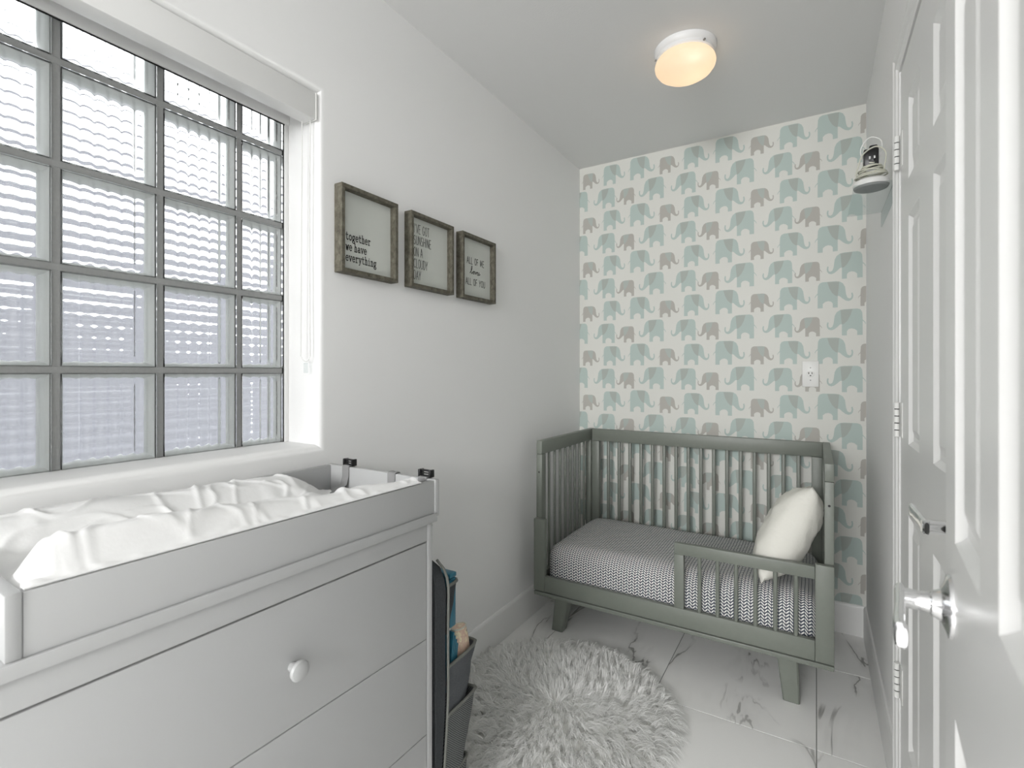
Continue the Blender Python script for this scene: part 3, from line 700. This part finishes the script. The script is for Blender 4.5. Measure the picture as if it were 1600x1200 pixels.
# local: x<0 into the wall, y along the wall; front plane x=0
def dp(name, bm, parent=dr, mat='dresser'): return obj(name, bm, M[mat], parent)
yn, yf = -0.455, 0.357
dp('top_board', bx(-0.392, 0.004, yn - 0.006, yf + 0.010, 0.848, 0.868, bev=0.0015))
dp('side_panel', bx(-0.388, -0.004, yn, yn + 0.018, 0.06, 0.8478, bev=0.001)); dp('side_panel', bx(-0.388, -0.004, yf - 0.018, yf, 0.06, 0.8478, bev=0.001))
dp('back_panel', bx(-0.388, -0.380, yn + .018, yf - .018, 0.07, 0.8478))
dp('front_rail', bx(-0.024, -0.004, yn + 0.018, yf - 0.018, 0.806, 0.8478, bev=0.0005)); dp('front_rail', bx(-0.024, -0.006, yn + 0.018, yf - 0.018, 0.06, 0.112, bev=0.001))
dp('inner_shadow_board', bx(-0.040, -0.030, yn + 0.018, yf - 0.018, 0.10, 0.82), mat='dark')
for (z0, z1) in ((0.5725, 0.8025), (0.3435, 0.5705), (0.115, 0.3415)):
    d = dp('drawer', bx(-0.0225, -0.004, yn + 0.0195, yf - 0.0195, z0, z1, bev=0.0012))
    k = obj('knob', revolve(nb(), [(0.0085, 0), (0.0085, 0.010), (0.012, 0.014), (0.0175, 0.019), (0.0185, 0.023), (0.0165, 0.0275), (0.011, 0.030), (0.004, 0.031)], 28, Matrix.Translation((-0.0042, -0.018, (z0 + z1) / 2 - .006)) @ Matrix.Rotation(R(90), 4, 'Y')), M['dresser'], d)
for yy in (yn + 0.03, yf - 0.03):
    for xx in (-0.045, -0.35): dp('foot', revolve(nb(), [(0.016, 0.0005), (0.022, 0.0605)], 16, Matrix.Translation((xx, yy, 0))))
tr = tag(empty('changing_tray'), 'white wooden changing tray on top of the dresser', 'changing tray'); tr.matrix_world = DR @ Matrix.Translation((0, 0, 0.8685))
ZT_ = 0.0785; t0, t1 = -0.390, 0.378
obj('front_panel', bx(-0.0165, -0.001, t0 + 0.0165, t1 - 0.0165, 0.0, ZT_, bev=0.001), M['dresser'], tr)
obj('back_panel', bx(-0.405, -0.3895, t0 + 0.0165, t1 - 0.0165, 0.0, ZT_, bev=0.001), M['dresser'], tr)
for (a, b) in ((t0, t0 + 0.016), (t1 - 0.016, t1)):
    ep = obj('end_panel', bx(-0.406, 0.0005, a, b, -0.010 if b == t1 else 0.0, ZT_ + 0.0015, bev=0.0018), M['dresser'], tr)
    yy = a if a == t0 else b
    for xx in (-0.03, -0.37): obj('screw_hole', cyl(nb(), (xx, yy - 0.0006, 0.04), (xx, yy + 0.0006, 0.04), 0.006, seg=14), M['plastic_g'], ep)
obj('bottom_panel', bx(-0.388, -0.018, t0 + 0.017, t1 - 0.017, 0.0005, 0.009), M['dresser'], tr)

# contoured changing pad under a loose white cover, with webbing straps
pad = tag(empty('changing_pad'), 'contoured changing pad in a rumpled white cover lying in the tray', 'changing pad'); pad.matrix_world = tr.matrix_world.copy()
def pad_mesh():
    bm = nb(); nx, ny = 90, 170; x0, x1, y0, y1 = -0.388, -0.0035, t0 + 0.018, 0.318; top = []
    def crease(p, w_):       # sharp little ridge along the zero line of a smooth noise
        return max(0.0, 1 - abs(noise.noise(Vector(p))) / w_) ** 1.5
    def hgt(a, b):       # a: 0 wall .. 1 front ; b: 0 near .. 1 far
        u = abs(a - 0.5) * 2
        front = a > .5
        rim = (0.094 + 0.034 * sm(0.75, 0.10, b)) if front else (0.082 + 0.018 * sm(0.8, 0.1, b))
        dish = 0.054 - 0.006 * b
        z = dish + (rim - dish) * sm(0.20, 0.74, u)
        if front: z += (0.0822 - z) * sm(0.80, 0.965, u)
        else: z -= 0.05 * sm(0.90, 1.0, u)
        z -= 0.062 * sm(0.80, 1.0, b) * sm(0.98, 0.70, a)
        wr = noise.noise(Vector((a * 2.2 + b * 1.5, b * 5 - a * 2, 0.3)))
        c1 = crease((a * 2.0 + b * 3.0, b * 4.2 - a * 2.6, 4.2), 0.10); c2 = crease((a * 3.1 - b * 2.0, b * 6.0 + a * 3.4, 9.1), 0.09); c3 = crease((a * 1.6 + b * 7.5, b * 2.0 - a * 1.0, 2.7), 0.12)
        z += (0.006 * wr + 0.0035 * c1 + 0.0035 * c2 + 0.003 * c3) * sm(0.0, 0.06, b) * (sm(1.0, 0.88, u) if front else 1)
        if front and u > .93: z = max(z, 0.0815 + 0.0035 * (0.5 + noise.noise(Vector((b * 30, 0, 0)))) * sm(1.0, .97, u))
        end = sm(0.0, 0.05, b)
        if not (front and u > .93): z = 0.055 + (z - 0.055) * (0.25 + 0.75 * end)
        return z
    for i in range(nx + 1):
        top.append([bm.verts.new((x0 + (x1 - x0) * i / nx, y0 + (y1 - y0) * j / ny, max(0.0125, hgt(i / nx, j / ny)))) for j in range(ny + 1)])
    for i in range(nx):
        for j in range(ny): bm.faces.new((top[i][j], top[i + 1][j], top[i + 1][j + 1], top[i][j + 1]))
    rim_ = [top[i][0] for i in range(nx + 1)] + [top[nx][j] for j in range(1, ny + 1)] + [top[i][ny] for i in range(nx - 1, -1, -1)] + [top[0][j] for j in range(ny - 1, 0, -1)]
    low = [bm.verts.new((v.co.x, v.co.y, 0.0105 if v.co.x < -0.017 else 0.0803)) for v in rim_]
    for k in range(len(rim_)):
        j = (k + 1) % len(rim_); bm.faces.new((rim_[j], rim_[k], low[k], low[j]))
    bm.faces.new(low[::-1]); return fixn(bm)
obj('cover', pad_mesh(), M['pad'], pad, angle=80)
for i, (xs_, bk) in enumerate(((-0.325, True), (-0.147, False), (-0.040, True))):
    bm = nb(); yi, yo, zt_ = t1 - 0.0175, t1 + 0.0015, ZT_ + 0.0035
    path = [(0.285, 0.012), (yi - 0.008, 0.030), (yi - 0.001, 0.052), (yi - 0.0008, zt_ - 0.004), (yi + 0.003, zt_), (yo - 0.003, zt_), (yo, zt_ - 0.004), (yo + 0.0005, 0.045)]
    wv = 0.0135
    loft(bm, [[Vector((xs_ - wv, y, z)), Vector((xs_ + wv, y, z)), Vector((xs_ + wv, y + 0.0004, z + 0.0016)), Vector((xs_ - wv, y + 0.0004, z + 0.0016))] for y, z in path], True, True, True)
    s_ = obj('strap', fixn(bm), M['strap'], pad, angle=60)
    if bk:
        bm = nb(); zc = zt_ + 0.009
        for a, b, c, d in ((-.017, .017, -.0055, .0055),):
            box(bm, xs_ + a, xs_ - a, yo - 0.012, yo - 0.006, zt_ + 0.001, zt_ + 0.005, bev=0.001); box(bm, xs_ + a, xs_ - a, yo - 0.008, yo - 0.003, zt_ + 0.013, zt_ + 0.018, bev=0.001)
            for q in (-1, 1): box(bm, xs_ + q * .017 - .003, xs_ + q * .017 + .003, yo - 0.013, yo + 0.004, zt_ - 0.001, zt_ + 0.018, bev=0.0015)
            box(bm, xs_ - .012, xs_ + .012, yo - 0.010, yo - 0.004, zt_ + 0.008, zt_ + 0.0105, bev=0.0008)
        obj('buckle', bm, M['plastic_b'], s_)

# ------------------------------------------------------------------ hanging organiser on the end of the dresser
og = tag(empty('hanging_organizer', (-0.95, 0.96, 0.1)), 'charcoal fabric pocket organizer hanging on the end of the white dresser', 'organizer')
OI = Matrix.Translation(og.location).inverted()
ox0, ox1 = -1.13, -0.797
def ysurf(z): return 1.004 + 0.004 * math.sin(z * 9) - 0.030 * sm(0.45, 0.10, z)
bm = nb(); loops = []
for k in range(26):
    z = 0.045 + (0.742 - 0.045) * k / 25; yy = ysurf(z); c_ = 0.07 * (1 - math.sqrt(max(0, 1 - ((z - 0.65) / 0.0925) ** 2))) if z > 0.65 else 0
    a, b = ox0 + c_, ox1 - c_ * 0.6; yk = 0.951
    yy2 = yy - c_ * .45
    loops.append([Vector((a, yk, z)), Vector((b, yk, z)), Vector((b, yy2 - .012, z)), Vector((b - 0.012, yy2, z)), Vector((a + 0.012, yy2, z)), Vector((a, yy2 - .012, z))])
loft(bm, loops, True, True, True); part('backing', fixn(bm), M['fabric'], og, OI)
pts = [Vector((ox1 + 0.0005 - (0.07 * (1 - math.sqrt(max(0, 1 - ((z - 0.65) / 0.0925) ** 2))) * .6 if z > .65 else 0), ysurf(z) - 0.002 - (0.07 * (1 - math.sqrt(max(0, 1 - ((z - 0.65) / 0.0925) ** 2))) * .45 if z > .65 else 0), z)) for z in [0.045 + 0.69 * k / 30 for k in range(31)]]
part('binding', tube(nb(), pts, 0.0035, 8), M['binding'], og, OI)
part('hanging_strap', fixn(loft(nb(), [[Vector((x, y0, z)), Vector((x + 0.03, y0, z)), Vector((x + 0.03, y0 + .002, z)), Vector((x, y0 + .002, z))] for x, y0, z in ((-0.90, 0.965, 0.73), (-0.862, 0.956, 0.80), (-0.834, 0.945, 0.836))], True, True, True)), M['plastic_b'], og, OI)
part('hanging_strap', fixn(loft(nb(), [[Vector((x, y0, z)), Vector((x + 0.03, y0, z)), Vector((x + 0.03, y0 + .002, z)), Vector((x, y0 + .002, z))] for x, y0, z in ((-1.08, 0.965, 0.73), (-1.10, 0.956, 0.80), (-1.11, 0.945, 0.836))], True, True, True)), M['plastic_b'], og, OI)
def pocket(name, x0, x1, zb, zt, d0, d1, mat, sag=0.0, seedv=0.0, rim=True):
    """open pocket bulging out from the backing: depth d0 at bottom, d1 at the rim"""
    bm = nb(); loops = []; n = 10
    for k in range(n + 1):
        t = k / n; z = zb + (zt - zb) * t; dd = d0 + (d1 - d0) * t ** 0.8; y0 = ysurf(z) - 0.003; L = []
        for q in range(21):
            s_ = 0.5 - 0.5 * math.cos(math.pi * q / 20); x = x0 + (x1 - x0) * s_
            prof = min(1, (1 - abs(2 * s_ - 1) ** 24)) ** 0.5
            wv = 0.006 * noise.noise(Vector((x * 22, z * 16, seedv))) * prof
            L.append(Vector((x + (0.004 * noise.noise(Vector((z * 30, seedv, s_)))), y0 + dd * prof + wv, z - (sag * (1 - abs(2 * s_ - 1) ** 2) * t ** 3))))
        loops.append(L)
    top = loops[-1]
    loft(bm, loops, False)
    bmesh.ops.recalc_face_normals(bm, faces=bm.faces[:])
    t2 = nb(); me = bpy.data.meshes.new('t'); bm.to_mesh(me); t2.from_mesh(me); bpy.data.meshes.remove(me)
    bmesh.ops.solidify(t2, geom=t2.faces[:], thickness=0.003); bm.free()
    p = part(name, t2, mat, og, OI, angle=70)
    if rim: obj('rim_binding', tube(nb(), top, 0.0042, 8), M['binding'], p)
    return p
pocket('upper_pocket', -1.06, -0.800, 0.545, 0.665, 0.012, 0.056, M['fabric'], 0.004, 1.0)
pocket('wide_pocket', -1.10, -0.7985, 0.315, 0.462, 0.095, 0.148, M['fabric_l'], 0.006, 2.0)
pocket('net_pocket', -0.96, -0.796, 0.165, 0.342, 0.085, 0.138, M['net'], 0.006, 3.0)
pocket('net_pocket', -1.12, -0.970, 0.165, 0.342, 0.085, 0.130, M['net'], 0.006, 4.0)
pocket('net_pocket', -0.96, -0.796, 0.045, 0.178, 0.070, 0.118, M['net'], 0.006, 5.0)
pocket('net_pocket', -1.12, -0.970, 0.045, 0.178, 0.070, 0.112, M['net'], 0.006, 6.0)
tg = tag(empty('teal_comb_case', (-0.835, 1.026, 0.566)), 'teal plastic case tucked in the upper organizer pocket', 'case')
obj('case_body', bx(-0.03, 0.026, -0.004, 0.022, -0.02, 0.108, bev=0.004), M['teal_item'], tg)
obj('case_lid', bx(-0.031, 0.027, -0.005, 0.023, 0.109, 0.121, bev=0.003), M['teal_item'], tg)
bk = tag(empty('teal_booklet', (-0.835, 1.024, 0.382)), 'teal folded booklet standing in the wide organizer pocket', 'booklet'); bk.rotation_euler = (R(-9), 0, 0)
for k in range(4): obj('page', bx(-0.12, 0.028, -0.012 + 0.007 * k, -0.0075 + 0.007 * k, 0, 0.150 - 0.011 * k, bev=0.0008, seg=1), M['teal_item'], bk)
pk = tag(empty('snack_packet', (-0.838, 1.086, 0.372), R(90)), 'tan printed packet sticking out of the wide organizer pocket', 'packet'); pk.rotation_euler = (0, R(4), R(90))
bm = nb(); loops = []
for k in range(13):
    z = 0.142 * k / 12; hw = 0.042 * (1 - 0.35 * sm(0.085, 0.142, z)); th = 0.026 * (0.35 + 0.65 * math.sin(math.pi * (0.12 + 0.76 * k / 12)))
    loops.append([Vector((hw * math.cos(q), th * math.sin(q) + .003 * noise.noise(Vector((q * 2, z * 40, 0))), z)) for q in [2 * math.pi * i / 20 for i in range(20)]])
loft(bm, loops, True, True, True); obj('wrapper', fixn(bm), M['packet'], pk, angle=70)
obj('seal_edge', tube(nb(), [loops[12][i] for i in range(20)], 0.002, 6, closed=True), M['cord'], pk)

# ------------------------------------------------------------------ fur rug
rug = tag(empty('fur_rug', (-0.80, 1.62, 0)), 'round white shaggy fur rug on the marble floor', 'rug')
obj('backing', revolve(nb(), [(0.395, 0.0005), (0.402, 0.004), (0.398, 0.008)], 64), M['rugback'], rug)
def fur():
    V, F = [], []; rnd = random.Random(3)
    for c in range(2300):
        r = 0.405 * math.sqrt(rnd.random()); a = rnd.random() * 2 * math.pi; x, y = r * math.cos(a), r * math.sin(a)
        cl = noise.noise(Vector((x * 6, y * 6, 1.0))); big = noise.noise(Vector((x * 2.5, y * 2.5, 3.0)))
        da = a + 0.9 * cl + 1.0 * big + rnd.gauss(0, 0.30); L = 0.070 * (0.65 + 0.5 * rnd.random()); lean = max(0.35, min(1.0, 0.70 + 0.3 * noise.noise(Vector((x * 8, y * 8, 7))) + 0.15 * r / 0.4))
        if r + L * lean > 0.462 and math.cos(da - a) > 0: L = max(0.028, (0.462 - r) / lean)
        hgt = (0.030 + 0.022 * rnd.random()) * (1 - 0.3 * (r / 0.4) ** 4)
        dx, dy = math.cos(da), math.sin(da); px, py = -dy, dx; bend = rnd.gauss(0, 0.012)
        for k in range(9):
            ro = 0.011 * math.sqrt(rnd.random()); ra = rnd.random() * 6.283; ox, oy = ro * math.cos(ra), ro * math.sin(ra)
            l2 = L * (0.75 + 0.4 * rnd.random()); h2 = hgt * (0.75 + 0.45 * rnd.random()); wd = 0.0016 + 0.0012 * rnd.random(); sp = rnd.gauss(0, 0.004); n0 = len(V)
            tw = rnd.uniform(-0.5, 0.5)
            for s_ in range(5):
                t = s_ / 4; q = t ** 1.3 * l2 * lean; z = max(0.003, 0.006 + h2 * (1 - (1 - t) ** 2.2) - 0.026 * lean * t ** 3); kk = 1 - 0.8 * t
                cx = x + ox * kk + dx * q + px * (bend * t * t + sp * t); cy = y + oy * kk + dy * q + py * (bend * t * t + sp * t); w_ = wd * (1 - 0.8 * t ** 1.5) / 2
                V.append((cx - px * w_, cy - py * w_, z - tw * w_)); V.append((cx + px * w_, cy + py * w_, z + tw * w_))
            for s_ in range(4): F.append((n0 + 2 * s_, n0 + 2 * s_ + 1, n0 + 2 * s_ + 3, n0 + 2 * s_ + 2))
    return V, [], F
f = obj('pile', fur(), M['fur'], rug, angle=180); f['kind'] = 'stuff'

# ------------------------------------------------------------------ ceiling light
cl = tag(empty('ceiling_light', (-0.425, 1.965, ZC)), 'flush ceiling light with a glowing frosted mushroom shade', 'ceiling light')
obj('pan', revolve(nb(), [(0.112, -0.0002), (0.112, -0.010), (0.108, -0.020), (0.104, -0.024), (0.104, -0.034), (0.100, -0.038), (0.06, -0.038)], 48), M['pan'], cl)
obj('shade', revolve(nb(), [(0.096, -0.034), (0.101, -0.040), (0.108, -0.050), (0.1105, -0.060), (0.108, -0.072), (0.098, -0.086), (0.080, -0.098), (0.055, -0.106), (0.028, -0.1105), (0.004, -0.112)], 48, capb=False), M['lamp'], cl, angle=80)
for a in (200, 320, 80):
    obj('thumb_screw', cyl(nb(), (0.100 * math.cos(R(a)), 0.100 * math.sin(R(a)), -0.030), (0.111 * math.cos(R(a)), 0.111 * math.sin(R(a)), -0.030), 0.0035, seg=10), M['plastic_g'], cl)
ld = bpy.data.lights.new('bulb', 'POINT'); ld.energy = 0.06; ld.color = (1.0, 0.93, 0.84); ld.shadow_soft_size = 0.045
lo = bpy.data.objects.new('bulb', ld); COL.objects.link(lo); lo.parent = cl; lo.location = (0.03, 0.01, -0.068)

# ------------------------------------------------------------------ outlet on the papered wall
ou = tag(empty('wall_outlet', (-0.022, YB, 1.204)), 'white single socket outlet plate on the elephant wallpaper', 'outlet')
obj('plate', bx(-0.0345, 0.0345, -0.007, -0.0012, -0.062, 0.062, bev=0.003), M['plastic_w'], ou)
rc = obj('receptacle', revolve(nb(), [(0.0165, 0), (0.0165, 0.0035), (0.015, 0.0045), (0.004, 0.0045)], 28, Matrix.Translation((0, -0.0068, 0)) @ Matrix.Rotation(R(90), 4, 'X')), M['plastic_w'], ou)
for (x, z, w_, h_) in ((-0.007, 0.004, 0.0035, 0.008), (0.006, 0.004, 0.003, 0.0075), (0, -0.0075, 0.005, 0.005)): obj('slot', bx(x - w_ / 2, x + w_ / 2, -0.0118, -0.0105, z - h_ / 2, z + h_ / 2), M['dark'], rc)
for z in (-0.030, 0.030): obj('screw', cyl(nb(), (0, -0.0065, z), (0, -0.0080, z), 0.0028, seg=12), M['plastic_g'], ou)

# ------------------------------------------------------------------ clear shelf and corded monitor by the right door
sh = tag(empty('acrylic_shelf', (XR, 1.99, 1.770)), 'clear acrylic ledge mounted on the right wall by the corner', 'shelf')
obj('ledge', bx(-0.100, -0.001, -0.18, 0.16, -0.004, 0.0, bev=0.0012), M['acrylic'], sh)
obj('back_plate', bx(-0.004, -0.0005, -0.18, 0.16, -0.055, -0.0042, bev=0.001), M['acrylic'], sh)
mo = tag(empty('baby_monitor', (XR - 0.052, 1.885, 1.7708)), 'round white monitor base with its ivory cord coiled around a black plug', 'monitor')
obj('base', revolve(nb(), [(0.030, 0.0), (0.043, 0.004), (0.046, 0.010)], 36), M['plastic_g'], mo)
obj('shell', revolve(nb(), [(0.046, 0.0102), (0.0475, 0.016), (0.044, 0.026), (0.034, 0.033), (0.010, 0.036)], 36), M['plastic_w'], mo)
obj('plug', box(bx(-0.020, 0.018, -0.020, 0.016, 0.070, 0.122, bev=0.004), -0.006, 0.016, -0.014, 0.012, 0.118, 0.134, bev=0.005), M['plastic_b'], mo)
obj('plug_prongs', box(bx(-0.008, -0.004, -0.036, -0.018, 0.084, 0.092), 0.004, 0.008, -0.036, -0.018, 0.084, 0.092), M['chrome'], mo)
rnd = random.Random(5)
for k in range(9):
    zc = 0.042 + 0.0042 * k; rr = 0.041 - 0.0027 * k; tx, ty = rnd.uniform(-.35, .35), rnd.uniform(-.35, .35)
    pts = [Vector((rr * math.cos(q) , rr * math.sin(q), zc + rr * (tx * math.cos(q) + ty * math.sin(q)) * .5)) for q in [2 * math.pi * i / 24 for i in range(24)]]
    obj('cord_turn', tube(nb(), pts, 0.0021, 8, closed=True), M['cord'], mo)
pts = catmull([(0.030, -0.02, 0.05), (0.034, -0.022, 0.10), (0.010, -0.026, 0.122), (-0.022, -0.024, 0.105), (-0.034, -0.02, 0.07), (-0.040, -0.012, 0.045)], 6); obj('cord_loop', tube(nb(), pts, 0.0021, 8), M['cord'], mo)
pts = catmull([(-0.018, 0.0, 0.085), (-0.026, 0.004, 0.13), (-0.004, 0.008, 0.165), (0.024, 0.004, 0.150), (0.026, 0.0, 0.115), (0.012, 0.0, 0.072)], 6); obj('cord_loop', tube(nb(), pts, 0.0018, 8), M['plastic_w'], mo)
